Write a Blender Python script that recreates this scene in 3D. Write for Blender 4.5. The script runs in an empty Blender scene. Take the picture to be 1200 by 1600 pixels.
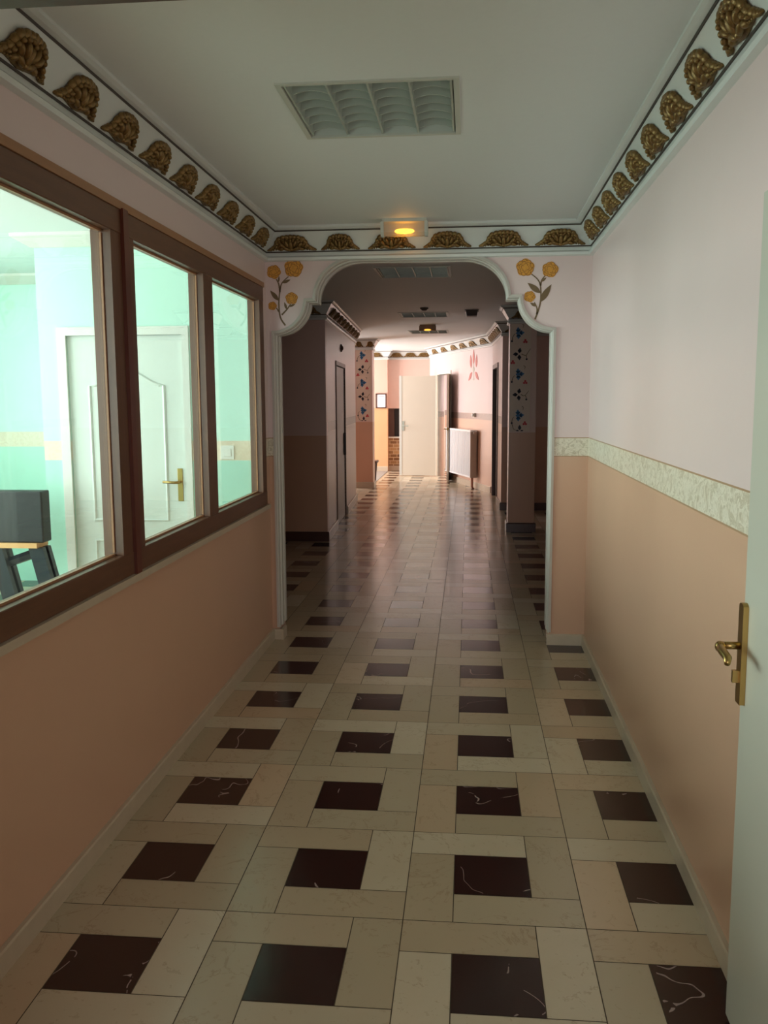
import bpy, bmesh, math, random
from mathutils import Vector, Matrix
random.seed(7)
sc = bpy.context.scene
col = sc.collection
PI = math.pi

# ------------------------------------------------------------------ materials
def lin(c):
    f = lambda v: (v/255/12.92 if v/255 <= .04045 else ((v/255+.055)/1.055)**2.4)
    return (f(c[0]), f(c[1]), f(c[2]), 1)

class N:
    """tiny node helper"""
    def __init__(s, name):
        s.m = bpy.data.materials.new(name); s.m.use_nodes = True
        s.t = s.m.node_tree; s.t.nodes.clear()
        s.out = s.t.nodes.new('ShaderNodeOutputMaterial')
    def n(s, typ, **kw):
        nd = s.t.nodes.new(typ)
        for k, v in kw.items(): setattr(nd, k, v)
        return nd
    def put(s, sock, v):
        if hasattr(v, 'is_linked') or isinstance(v, bpy.types.NodeSocket): s.t.links.new(v, sock)
        else: sock.default_value = v
    def math(s, op, a, b=0.0, c=None):
        nd = s.n('ShaderNodeMath', operation=op); s.put(nd.inputs[0], a); s.put(nd.inputs[1], b)
        if c is not None: s.put(nd.inputs[2], c)
        return nd.outputs[0]
    def mix(s, fac, a, b):
        nd = s.n('ShaderNodeMix', data_type='RGBA'); s.put(nd.inputs[0], fac); s.put(nd.inputs[6], a); s.put(nd.inputs[7], b)
        return nd.outputs[2]
    def noise(s, vec, scale, detail=4, rough=.6, dist=0.0):
        nd = s.n('ShaderNodeTexNoise'); s.put(nd.inputs['Vector'], vec)
        nd.inputs['Scale'].default_value = scale; nd.inputs['Detail'].default_value = detail
        nd.inputs['Roughness'].default_value = rough; nd.inputs['Distortion'].default_value = dist
        return nd.outputs[0]
    def ramp(s, fac, stops):
        nd = s.n('ShaderNodeValToRGB'); s.put(nd.inputs[0], fac)
        e = nd.color_ramp.elements
        while len(e) < len(stops): e.new(.5)
        for i, (p, c) in enumerate(stops): e[i].position = p; e[i].color = c
        return nd.outputs[0]
    def obj(s): return s.n('ShaderNodeTexCoord').outputs['Object']
    def pos(s): return s.n('ShaderNodeNewGeometry').outputs['Position']
    def bsdf(s, color, rough=.5, metal=0.0, spec=.5, bump=None, bstr=.1, coat=0.0):
        b = s.n('ShaderNodeBsdfPrincipled')
        s.put(b.inputs['Base Color'], color); s.put(b.inputs['Roughness'], rough)
        b.inputs['Metallic'].default_value = metal; b.inputs['Specular IOR Level'].default_value = spec
        b.inputs['Coat Weight'].default_value = coat
        if bump is not None:
            bp = s.n('ShaderNodeBump'); bp.inputs['Strength'].default_value = bstr; bp.inputs['Distance'].default_value = .01
            s.put(bp.inputs['Height'], bump); s.t.links.new(bp.outputs[0], b.inputs['Normal'])
        s.t.links.new(b.outputs[0], s.out.inputs[0]); return s.m

def simple(name, c, rough=.5, metal=0.0, spec=.5, var=.06, scale=6, bstr=0.0, coat=0.0):
    s = N(name); co = s.obj(); nz = s.noise(co, scale, 5)
    base = lin(c); k = lambda f: (min(1, base[0]*f), min(1, base[1]*f), min(1, base[2]*f), 1)
    colr = s.mix(nz, k(1-var), k(1+var))
    return s.bsdf(colr, rough, metal, spec, nz if bstr else None, bstr, coat)

def banded(name, upper, band1, band2, lower, z_hi, z_lo, line=None, rough=.33):
    """wall paint in two colours with a printed paper band between them"""
    s = N(name); p = s.pos(); sep = s.n('ShaderNodeSeparateXYZ'); s.t.links.new(p, sep.inputs[0]); z = sep.outputs[2]
    n1 = s.noise(p, 2.2, 3); n2 = s.noise(p, 60, 2)
    f = lambda c, a: (c[0]*a, c[1]*a, c[2]*a, 1)
    up = s.mix(n1, f(lin(upper), .96), f(lin(upper), 1.03)); lo = s.mix(n1, f(lin(lower), .95), f(lin(lower), 1.04))
    vein = s.noise(p, 17, 6, .7, 1.2)
    bd = s.ramp(vein, [(.36, lin(band2)), (.5, lin(band1)), (.58, lin(band2)), (.7, lin(band1))])
    if line:
        e1 = s.math('COMPARE', z, z_hi-.003, .0032); e2 = s.math('COMPARE', z, z_lo+.003, .0032)
        bd = s.mix(s.math('MAXIMUM', e1, e2), bd, lin(line))
    c = s.mix(s.math('GREATER_THAN', z, z_lo), lo, bd)
    c = s.mix(s.math('GREATER_THAN', z, z_hi), c, up)
    return s.bsdf(c, rough, 0, .45, n2, .015)

def marble_cream():
    s = N('cream_marble'); p = s.pos()
    at = s.n('ShaderNodeAttribute', attribute_name='tint'); sp = s.n('ShaderNodeSeparateColor'); s.t.links.new(at.outputs[0], sp.inputs[0])
    t, pk = sp.outputs[0], sp.outputs[1]
    off = s.n('ShaderNodeVectorMath', operation='ADD'); s.t.links.new(p, off.inputs[0])
    cx = s.n('ShaderNodeCombineXYZ'); s.put(cx.inputs[2], s.math('MULTIPLY', t, 37.0)); s.t.links.new(cx.outputs[0], off.inputs[1])
    v = off.outputs[0]
    cloud = s.noise(v, 5, 6, .65, .6); fine = s.noise(v, 38, 4, .6)
    base = s.mix(t, lin((174, 158, 133)), lin((207, 193, 170)))
    base = s.mix(s.math('MULTIPLY', s.math('POWER', pk, 3.0), .75), base, lin((200, 166, 136)))
    base = s.mix(s.math('MULTIPLY', cloud, .55), base, lin((184, 162, 132)))
    w = s.noise(v, 3.2, 8, .62, 1.8)
    vein = s.math('LESS_THAN', s.math('ABSOLUTE', s.math('SUBTRACT', w, .5)), .006)
    msk = s.math('GREATER_THAN', s.noise(v, 4.5, 2), .5)
    base = s.mix(s.math('MULTIPLY', s.math('MULTIPLY', vein, msk), .28), base, lin((132, 100, 70)))
    base = s.mix(s.math('MULTIPLY', s.math('GREATER_THAN', fine, .64), .22), base, lin((150, 128, 98)))
    r = s.math('ADD', s.math('MULTIPLY', cloud, .10), .17)
    return s.bsdf(base, r, 0, .5, cloud, .01)

def marble_dark():
    s = N('maroon_marble'); p = s.pos()
    at = s.n('ShaderNodeAttribute', attribute_name='tint'); sp = s.n('ShaderNodeSeparateColor'); s.t.links.new(at.outputs[0], sp.inputs[0])
    off = s.n('ShaderNodeVectorMath', operation='ADD'); s.t.links.new(p, off.inputs[0])
    cx = s.n('ShaderNodeCombineXYZ'); s.put(cx.inputs[2], s.math('MULTIPLY', sp.outputs[0], 53.0)); s.t.links.new(cx.outputs[0], off.inputs[1])
    v = off.outputs[0]
    base = s.mix(s.noise(v, 9, 5, .6), lin((36, 14, 11)), lin((54, 22, 18)))
    w = s.noise(v, 1.9, 3, .5, .5)
    vein = s.math('LESS_THAN', s.math('ABSOLUTE', s.math('SUBTRACT', w, .5)), .0022)
    msk = s.math('GREATER_THAN', s.noise(v, 5, 4), .50)
    base = s.mix(s.math('MULTIPLY', s.math('MULTIPLY', vein, msk), .75), base, lin((170, 150, 145)))
    return s.bsdf(base, .17, 0, .5)

def wood(name, c1, c2, rough=.4, axis=1):
    s = N(name); co = s.obj(); mp = s.n('ShaderNodeMapping'); s.t.links.new(co, mp.inputs[0])
    sc_ = [14, 14, 14]; sc_[axis] = 1.2; mp.inputs['Scale'].default_value = sc_
    nz = s.noise(mp.outputs[0], 4, 7, .6, .5)
    return s.bsdf(s.mix(nz, lin(c1), lin(c2)), rough, 0, .5, nz, .03)

def glass_mat():
    s = N('window_glass')
    tr = s.n('ShaderNodeBsdfTransparent'); tr.inputs[0].default_value = (.90, .97, .95, 1)
    gl = s.n('ShaderNodeBsdfGlossy'); gl.inputs['Roughness'].default_value = .02
    fr = s.n('ShaderNodeFresnel'); geo = s.n('ShaderNodeNewGeometry'); s.put(fr.inputs[0], s.math('SUBTRACT', 1.5, s.math('MULTIPLY', geo.outputs['Backfacing'], 1.5-1/1.5)))
    mx = s.n('ShaderNodeMixShader'); s.t.links.new(fr.outputs[0], mx.inputs[0]); s.t.links.new(tr.outputs[0], mx.inputs[1]); s.t.links.new(gl.outputs[0], mx.inputs[2])
    s.t.links.new(mx.outputs[0], s.out.inputs[0]); return s.m

def clear_plastic():
    s = N('clear_ribbed_plastic')
    tr = s.n('ShaderNodeBsdfTransparent'); tr.inputs[0].default_value = (.88, .86, .82, 1)
    gl = s.n('ShaderNodeBsdfPrincipled'); gl.inputs['Base Color'].default_value = lin((214, 208, 196)); gl.inputs['Roughness'].default_value = .25
    mx = s.n('ShaderNodeMixShader'); mx.inputs[0].default_value = .42
    s.t.links.new(tr.outputs[0], mx.inputs[1]); s.t.links.new(gl.outputs[0], mx.inputs[2]); s.t.links.new(mx.outputs[0], s.out.inputs[0]); return s.m

def emit(name, c, k):
    s = N(name); e = s.n('ShaderNodeEmission'); e.inputs[0].default_value = lin(c); e.inputs[1].default_value = k
    s.t.links.new(e.outputs[0], s.out.inputs[0]); return s.m

def gold_relief():
    s = N('old_gold_paint'); co = s.obj(); nz = s.noise(co, 55, 4, .6)
    c = s.mix(nz, lin((94, 70, 36)), lin((150, 118, 66)))
    return s.bsdf(c, .36, .5, .5, nz, .25)

def brick_mat():
    s = N('brown_brick'); p = s.pos(); mp = s.n('ShaderNodeMapping'); s.t.links.new(p, mp.inputs[0]); mp.inputs['Rotation'].default_value = (PI/2, 0, 0)
    b = s.n('ShaderNodeTexBrick'); s.t.links.new(mp.outputs[0], b.inputs[0])
    b.inputs['Scale'].default_value = 1; b.inputs['Brick Width'].default_value = .16; b.inputs['Row Height'].default_value = .075; b.inputs['Mortar Size'].default_value = .007
    b.inputs['Color1'].default_value = lin((120, 82, 52)); b.inputs['Color2'].default_value = lin((186, 148, 104)); b.inputs['Mortar'].default_value = lin((206, 180, 146))
    return s.bsdf(b.outputs[0], .8)

M = {}
M['pink'] = banded('pink_and_salmon_wall_paint', (224, 201, 198), (232, 222, 204), (192, 178, 154), (206, 164, 137), 1.356, 1.232, (176, 142, 110))
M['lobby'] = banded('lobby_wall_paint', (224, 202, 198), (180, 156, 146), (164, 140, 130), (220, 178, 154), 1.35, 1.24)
M['mint'] = banded('mint_wall_paint', (192, 230, 214), (226, 214, 190), (214, 196, 172), (172, 218, 200), 1.335, 1.205)
M['plain'] = simple('pale_pink_plaster', (222, 190, 176), .5)
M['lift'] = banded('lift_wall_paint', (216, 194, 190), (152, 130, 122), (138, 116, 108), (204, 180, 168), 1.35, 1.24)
M['column'] = banded('column_paint', (220, 188, 178), (220, 188, 178), (220, 188, 178), (206, 160, 134), 1.21, 1.20)
M['pier'] = banded('peach_pier_paint', (220, 180, 162), (220, 180, 162), (220, 180, 162), (208, 160, 118), 1.42, 1.41)
M['ceil'] = simple('white_ceiling_paint', (224, 227, 226), .6, var=.02, scale=40, bstr=.03)
M['white'] = simple('white_trim_paint', (216, 216, 208), .38, var=.02)
M['cove'] = simple('white_gloss_cornice_paint', (214, 216, 212), .3, var=.02)
M['archtrim'] = simple('grey_white_moulding_paint', (204, 198, 190), .45, var=.04)
M['line'] = simple('dark_painted_line', (62, 52, 44), .6)
M['gold'] = gold_relief()
M['brass'] = simple('brass', (168, 138, 84), .3, 1.0, var=.1)
M['cream'] = marble_cream(); M['dark'] = marble_dark()
M['skirt'] = simple('marble_skirting', (190, 172, 150), .3, var=.12, scale=14)
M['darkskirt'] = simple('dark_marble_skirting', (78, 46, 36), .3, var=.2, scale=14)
M['grout'] = simple('tile_joint', (74, 60, 44), .9)
M['wood_y'] = wood('brown_stained_wood', (82, 50, 33), (114, 74, 49), .38, 1)
M['wood_z'] = wood('brown_stained_wood_upright', (82, 50, 33), (114, 74, 49), .38, 2)
M['wood_red'] = wood('reddish_wood_strip', (84, 36, 24), (104, 50, 34), .35, 2)
M['wood_light'] = wood('light_wood_bead', (146, 100, 66), (170, 122, 84), .4, 1)
M['wood_dark'] = wood('dark_brown_wood', (62, 38, 28), (84, 54, 40), .4, 2)
M['brownleaf'] = simple('brown_door_paint', (132, 100, 82), .45)
M['doorbeige'] = simple('beige_door_paint', (222, 213, 196), .4, var=.02)
M['nearleaf'] = simple('pale_door_leaf_paint', (190, 188, 174), .35, var=.02)
M['tan'] = wood('tan_wood', (190, 142, 90), (214, 168, 112), .5, 0)
M['glass'] = glass_mat(); M['plastic'] = clear_plastic()
M['doorwhite'] = simple('white_door_paint', (210, 216, 208), .35, var=.02)
M['doorcream'] = simple('cream_door_paint', (226, 216, 198), .4, var=.02)
M['doorgrey'] = simple('grey_lift_door', (128, 120, 108), .45, .3)
M['louvre'] = simple('grey_aluminium_louvre', (176, 184, 174), .4, .15, var=.03)
M['lightbox'] = simple('light_housing', (196, 202, 194), .4, 0)
M['lightframe'] = simple('light_frame', (196, 198, 188), .45)
M['amber'] = emit('amber_lamp_glow', (255, 168, 36), 12.0)
M['amberdim'] = emit('dim_amber_glow', (255, 186, 70), 1.6)
M['ambercase'] = simple('amber_brown_plastic', (150, 112, 70), .4)
M['orange'] = simple('ochre_orange_paint', (214, 150, 56), .6, var=.28, scale=60)
M['orange_line'] = simple('dark_ochre_line', (140, 84, 34), .6)
M['stem'] = simple('olive_brown_paint', (116, 92, 62), .6, var=.15, scale=40)
M['panel'] = simple('cream_painted_panel', (222, 200, 184), .5, var=.04)
M['blue'] = simple('blue_paint', (58, 120, 172), .5, var=.15, scale=50)
M['navy'] = simple('navy_black_paint', (34, 28, 48), .5)
M['red'] = simple('red_paint', (196, 52, 62), .5)
M['coral'] = simple('coral_red_paint', (188, 78, 60), .5, var=.1)
M['paleleaf'] = simple('pale_grey_green_paint', (196, 190, 174), .5)
M['radiator'] = simple('white_radiator_enamel', (236, 236, 238), .22, var=.01)
M['radside'] = simple('grey_radiator_side', (176, 160, 146), .4)
M['pipe'] = simple('copper_pipe', (150, 96, 70), .4, .5)
M['paper'] = simple('notice_paper', (222, 216, 220), .7, var=.02)
M['ink'] = simple('printed_ink', (70, 66, 74), .7)
M['brick'] = brick_mat()
M['blackpad'] = simple('black_vinyl', (21, 21, 23), .5, var=.35, scale=18, bstr=.15)
M['blackleg'] = simple('black_leg_paint', (30, 36, 44), .35)
M['darkbox'] = simple('dark_brown_plastic', (66, 50, 42), .5)
M['black'] = simple('dark_opening_lining', (26, 20, 18), .5)
M['mat'] = simple('grey_carpet', (142, 132, 122), .9, var=.2, scale=120)
M['switch'] = simple('white_switch_plastic', (226, 226, 216), .35, var=.01)

# ------------------------------------------------------------------ builders
def props(o, label=None, cat=None, group=None, kind=None):
    if label: o['label'] = label
    if cat: o['category'] = cat
    if group: o['group'] = group
    if kind: o['kind'] = kind
    return o

def pmat(e):
    return Matrix.Translation(e.location) @ e.rotation_euler.to_matrix().to_4x4()

def chain(e):
    m = pmat(e)
    while e.parent: e = e.parent; m = pmat(e) @ m
    return m

def mk(name, bm, mat, parent=None, label=None, cat=None, group=None, kind=None, smooth=False, local=False, origin=None):
    """link one mesh object; geometry is in room coordinates unless local"""
    if parent is not None and not local: bm.transform(chain(parent).inverted())
    if origin is not None: bm.transform(Matrix.Translation(-Vector(origin)))
    bmesh.ops.recalc_face_normals(bm, faces=bm.faces[:])
    me = bpy.data.meshes.new(name); bm.to_mesh(me); bm.free()
    for m_ in (mat if isinstance(mat, (list, tuple)) else [mat]): me.materials.append(m_)
    if smooth:
        for p in me.polygons: p.use_smooth = True
    o = bpy.data.objects.new(name, me); col.objects.link(o)
    if origin is not None: o.location = origin
    if parent is not None: o.parent = parent
    return props(o, label, cat, group, kind)

def thing(name, loc, label, cat, group=None, rz=0, kind=None):
    e = bpy.data.objects.new(name, None); col.objects.link(e); e.location = loc; e.rotation_euler = (0, 0, rz); e.empty_display_size = .1
    return props(e, label, cat, group, kind)

def dup(o, parent=None, loc=None, label=None):
    c = o.copy(); col.objects.link(c)
    if parent is not None: c.parent = parent
    if loc is not None: c.location = loc
    if label: c['label'] = label
    for ch in list(o.children): dup(ch, c)
    return c

def box(bm, x0, x1, y0, y1, z0, z1, mi=0):
    vs = [bm.verts.new((x, y, z)) for z in (z0, z1) for y in (y0, y1) for x in (x0, x1)]
    for q in ((0, 2, 3, 1), (4, 5, 7, 6), (0, 1, 5, 4), (2, 6, 7, 3), (0, 4, 6, 2), (1, 3, 7, 5)):
        f = bm.faces.new([vs[i] for i in q]); f.material_index = mi
    return vs

def bx(*a, bevel=0.0):
    bm = bmesh.new(); box(bm, *a)
    if bevel: bmesh.ops.bevel(bm, geom=bm.edges[:] , offset=bevel, segments=2, affect='EDGES', profile=.5)
    return bm

def xf(bm, verts, m):
    for v in verts: v.co = m @ v.co

def frame_m(p0, p1):
    """x along p0->p1, y to its left, z up"""
    d = Vector((p1[0]-p0[0], p1[1]-p0[1], 0)); L = d.length; d /= L
    n = Vector((-d.y, d.x, 0))
    return Matrix(((d.x, n.x, 0, p0[0]), (d.y, n.y, 0, p0[1]), (0, 0, 1, 0), (0, 0, 0, 1))), L

def split_boxes(bm, x0, x1, z0, z1, holes, t0, t1, mp):
    """slab in (x,z) with rectangular holes, thickness t0..t1; mp maps (x,t,z) to a point"""
    xs = sorted({x0, x1, *[h[0] for h in holes], *[h[1] for h in holes]}); zs = sorted({z0, z1, *[h[2] for h in holes], *[h[3] for h in holes]})
    xs = [v for v in xs if x0 <= v <= x1]; zs = [v for v in zs if z0 <= v <= z1]
    nx, nz = len(xs)-1, len(zs)-1
    solid = lambda i, k: 0 <= i < nx and 0 <= k < nz and not any(h[0] < (xs[i]+xs[i+1])/2 < h[1] and h[2] < (zs[k]+zs[k+1])/2 < h[3] for h in holes)
    V = {}
    def v(i, k, s):
        if (i, k, s) not in V: V[i, k, s] = bm.verts.new(mp(xs[i], (t0, t1)[s], zs[k]))
        return V[i, k, s]
    for i in range(nx):
        for k in range(nz):
            if not solid(i, k): continue
            for s in (0, 1): bm.faces.new([v(i, k, s), v(i+1, k, s), v(i+1, k+1, s), v(i, k+1, s)])
            for (di, dk, a, b) in ((-1, 0, (i, k), (i, k+1)), (1, 0, (i+1, k), (i+1, k+1)), (0, -1, (i, k), (i+1, k)), (0, 1, (i, k+1), (i+1, k+1))):
                if not solid(i+di, k+dk): bm.faces.new([v(*a, 0), v(*b, 0), v(*b, 1), v(*a, 1)])

def wall(name, p0, p1, mat, z0=0.0, z1=2.68, thick=.12, holes=(), label=None, cat='wall'):
    """room on the left of p0->p1; the wall's body lies to the right"""
    m, L = frame_m(p0, p1); bm = bmesh.new()
    split_boxes(bm, 0, L, z0, z1, list(holes), 0, -thick, lambda s, t, z: m @ Vector((s, t, z)))
    return mk(name, bm, mat, label=label, cat=cat, kind='structure')

def sweep_plan(bm, path, profile, closed_ends=True):
    """profile (offset to the left of the path, z) carried along a plan path with mitres"""
    n = len(path); P = [Vector((p[0], p[1])) for p in path]; rings = []
    for i in range(n):
        ds = []
        if i > 0: ds.append((P[i]-P[i-1]).normalized())
        if i < n-1: ds.append((P[i+1]-P[i]).normalized())
        ns = [Vector((-d.y, d.x)) for d in ds]
        if len(ns) == 1: mv = ns[0]
        else:
            mv = (ns[0]+ns[1]).normalized(); mv = mv/max(.3, mv.dot(ns[0]))
        rings.append([bm.verts.new((P[i].x+mv.x*o, P[i].y+mv.y*o, z)) for o, z in profile])
    k = len(profile)
    for a, b in zip(rings, rings[1:]):
        for j in range(k):
            bm.faces.new([a[j], a[(j+1) % k], b[(j+1) % k], b[j]])
    if closed_ends: bm.faces.new(rings[0]); bm.faces.new(rings[-1][::-1])
    return bm

def tube(bm, pts, r, seg=8, cap=True, radii=None):
    pts = [Vector(p) for p in pts]; rings = []
    for i, p in enumerate(pts):
        d = (pts[min(i+1, len(pts)-1)]-pts[max(i-1, 0)]).normalized()
        a = d.orthogonal().normalized() if i == 0 else (a - d*a.dot(d)).normalized()
        b = d.cross(a); rr = radii[i] if radii else r
        rings.append([bm.verts.new(p+(a*math.cos(2*PI*k/seg)+b*math.sin(2*PI*k/seg))*rr) for k in range(seg)])
    for A, B in zip(rings, rings[1:]):
        for k in range(seg): bm.faces.new([A[k], A[(k+1) % seg], B[(k+1) % seg], B[k]])
    if cap: bm.faces.new(rings[0][::-1]); bm.faces.new(rings[-1])

def prism(bm, poly, mp, t0, t1):
    """closed polygon (a,b) extruded t0..t1; mp(a,b,t)->point"""
    A = [bm.verts.new(mp(a, b, t0)) for a, b in poly]; B = [bm.verts.new(mp(a, b, t1)) for a, b in poly]
    bm.faces.new(A[::-1]); bm.faces.new(B); n = len(poly)
    for i in range(n): bm.faces.new([A[i], A[(i+1) % n], B[(i+1) % n], B[i]])

def ell(bm, c, r, rot=0.0, u=10, v=7):
    m = Matrix.Translation(c) @ Matrix.Rotation(rot, 4, 'Z') @ Matrix.Diagonal((r[0], r[1], r[2], 1))
    bmesh.ops.create_uvsphere(bm, u_segments=u, v_segments=v, radius=1, matrix=m)

def lathe(bm, prof, m, seg=16):
    rings = [[bm.verts.new(m @ Vector((r*math.cos(2*PI*k/seg), r*math.sin(2*PI*k/seg), h))) for k in range(seg)] for r, h in prof]
    for A, B in zip(rings, rings[1:]):
        for k in range(seg): bm.faces.new([A[k], A[(k+1) % seg], B[(k+1) % seg], B[k]])
    bm.faces.new(rings[0][::-1]); bm.faces.new(rings[-1])

ORD = ['first', 'second', 'third', 'fourth', 'fifth', 'sixth', 'seventh', 'eighth', 'ninth', 'tenth']

# ------------------------------------------------------------------ camera (solved from the floor tiling)
F, YAW, PITCH, ROLL = 1383.82, .0948361502, .126270009, -.00526396419
cy, sy, cp, sp = math.cos(YAW), math.sin(YAW), math.cos(PITCH), math.sin(PITCH)
fw = Vector((-sy*cp, cy*cp, -sp)); rt = Vector((cy, sy, 0)); up = rt.cross(fw)
r2 = rt*math.cos(ROLL)+up*math.sin(ROLL); u2 = up*math.cos(ROLL)-rt*math.sin(ROLL)
cam = bpy.data.cameras.new('camera'); co = bpy.data.objects.new('camera', cam); col.objects.link(co)
co.matrix_world = Matrix(((r2.x, u2.x, -fw.x, 0), (r2.y, u2.y, -fw.y, 0), (r2.z, u2.z, -fw.z, 1.6), (0, 0, 0, 1)))
cam.sensor_fit = 'HORIZONTAL'; cam.sensor_width = 36; cam.lens = F/1200*36; cam.clip_start = .02; cam.clip_end = 100
sc.camera = co

# ------------------------------------------------------------------ levels and lines of the place
ZC = 2.68                      # ceiling
YA = 5.735                     # arch wall, face to the camera
AT = .20                       # its thickness
XL = -1.304                    # corridor left wall
RW0, RW1 = (.733, 1.2), (.762, YA)     # corridor right wall
# ------------------------------------------------------------------ floor: pinwheel tiling in cream and maroon marble
def build_floor():
    MX, MY, D = .559385, .566083, .251599
    X0, Y0 = -1.15585-(MX-D)/2, 2.14930-(MY-D)/2
    ax, ay = (MX-D)/2/MX, (MY-D)/2/MY
    bm = bmesh.new(); tint = bm.loops.layers.color.new('tint'); g = .0016
    i0, i1 = int((-5.2-X0)//MX), int((3.4-X0)//MX); j0, j1 = int((-3.2-Y0)//MY), int((21.6-Y0)//MY)
    for i in range(i0, i1+1):
        for j in range(j0, j1+1):
            bx0, by0 = X0+i*MX, Y0+j*MY
            for (u0, u1, v0, v1, mi) in ((0, 1-ax, 1-ay, 1, 0), (1-ax, 1, ay, 1, 0), (ax, 1, 0, ay, 0), (0, ax, 0, 1-ay, 0), (ax, 1-ax, ay, 1-ay, 1)):
                x0, x1, y0, y1 = bx0+u0*MX+g, bx0+u1*MX-g, by0+v0*MY+g, by0+v1*MY-g
                f = bm.faces.new([bm.verts.new(p) for p in ((x0, y0, 0), (x1, y0, 0), (x1, y1, 0), (x0, y1, 0))]); f.material_index = mi
                t = (random.random(), random.random(), 0, 1)
                for lp in f.loops: lp[tint] = t
    box(bm, X0+i0*MX, X0+(i1+1)*MX, Y0+j0*MY, Y0+(j1+1)*MY, -.08, -.0012, 2)
    mk('floor', bm, [M['cream'], M['dark'], M['grout']], kind='structure', label='polished floor of cream marble planks pinwheeled around maroon square tiles', cat='floor')
build_floor()

# ------------------------------------------------------------------ ceiling with four recesses for the light fittings
LIGHTS = [(-.66, -.05, 3.165, 3.79), (-.775, -.165, 7.46, 8.08), (-.875, -.275, 11.3, 11.93), (-.93, -.35, 14.22, 14.84)]
bm = bmesh.new()
split_boxes(bm, -5.2, 3.4, -3.2, 21.6, [(a, b, c, d) for a, b, c, d in LIGHTS], ZC, ZC+.14, lambda x, t, y: Vector((x, y, t)))
mk('ceiling', bm, M['ceil'], kind='structure', label='flat white ceiling with square recesses for light fittings', cat='ceiling')

# ------------------------------------------------------------------ corridor walls
WY0, WY1, WZ0, WZ1 = 1.75, 5.575, .935, 2.30       # glazed opening in the left wall
wall('wall_left', (XL, YA+AT), (XL, 1.2), M['pink'], thick=.055, holes=[(YA+AT-WY1, YA+AT-WY0, WZ0, WZ1)], label='left corridor wall, pink above and salmon below the glazed partition')
wall('wall_right', RW0, RW1, M['pink'], label='right corridor wall, pink above and salmon below a cream paper band')
# arch wall
def arc(cx, cz, rx, rz, a0, a1, n):
    return [(cx+rx*math.cos(a0+(a1-a0)*i/n), cz+rz*math.sin(a0+(a1-a0)*i/n)) for i in range(n+1)]
ARCH = [(-1.258, 0.0)] + arc(-1.258, 2.247, .215, .215, -PI/2, -.06, 12) + [(-1.043, 2.236), (-.985, 2.236)] + arc(-.70, 2.24, .285, .255, PI, PI/2, 14) + arc(-.03, 2.24, .28, .253, PI/2, 0, 14) + [(.25, 2.236), (.322, 2.236)] + arc(.534, 2.243, .212, .212, PI+.06, 1.5*PI, 12) + [(.534, 0.0)]
poly = [(XL, 0)] + ARCH + [(.80, 0), (.80, ZC), (XL, ZC)]
bm = bmesh.new(); prism(bm, poly, lambda a, b, t: Vector((a, t, b)), YA, YA+AT)
mk('wall_arch', bm, M['pink'], kind='structure', label='cross wall with scalloped archway opening onto the lobby', cat='wall')
# moulding round the archway
def sweep_xz(bm, path, profile):
    P = [Vector(p) for p in path]; n = len(P); rings = []
    for i in range(n):
        ds = []
        if i > 0 and (P[i]-P[i-1]).length > 1e-5: ds.append((P[i]-P[i-1]).normalized())
        if i < n-1 and (P[i+1]-P[i]).length > 1e-5: ds.append((P[i+1]-P[i]).normalized())
        ns = [Vector((d.y, -d.x)) for d in ds]; mv = ns[0] if len(ns) == 1 else (ns[0]+ns[1]).normalized()
        mv = mv/max(.55, mv.dot(ns[0]))
        rings.append([bm.verts.new((P[i].x+mv.x*o, YA+t, P[i].y+mv.y*o)) for o, t in profile])
    k = len(profile)
    for A, B in zip(rings, rings[1:]):
        for j in range(k): bm.faces.new([A[j], A[(j+1) % k], B[(j+1) % k], B[j]])
    bm.faces.new(rings[0]); bm.faces.new(rings[-1][::-1])
clean = []
for p in ARCH:
    q = (p[0], max(p[1], .085))
    if not clean or (Vector(q)-Vector(clean[-1])).length > .002: clean.append(q)
bm = bmesh.new()
sweep_xz(bm, clean, [(-.012, -.014), (.004, -.020), (.010, -.010), (.010, .022), (.002, .028), (.002, .048), (.014, .056), (.016, .09), (.012, .108), (.002, .126), (.002, .148), (.012, .156), (.012, .196), (.010, AT+.008), (-.012, AT+.008)])
mk('trim_arch', bm, M['archtrim'], kind='structure', label='ridged grey-white moulding lining the scalloped archway', cat='moulding')

# cornice
COVE = [(0, 2.478), (.022, 2.484), (.026, 2.50), (.016, 2.51), (.014, 2.527), (.012, 2.533), (.088, 2.655), (.104, 2.660), (.116, 2.668), (.116, ZC), (0, ZC)]
LINE1 = [(.0125, 2.531), (.0165, 2.5315), (.0195, 2.5375), (.0155, 2.539)]
LINE2 = [(.0835, 2.6485), (.0875, 2.647), (.0915, 2.6535), (.0870, 2.6565)]
ncorn = [0]
def cornice(path, label):
    ncorn[0] += 1
    o = mk('trim_cornice_%d' % ncorn[0], sweep_plan(bmesh.new(), path, COVE), M['cove'], kind='structure', label=label, cat='cornice')
    bm = bmesh.new(); sweep_plan(bm, path, LINE1); sweep_plan(bm, path, LINE2)
    mk('painted_line', bm, M['line'], parent=o)
    return o

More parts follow.
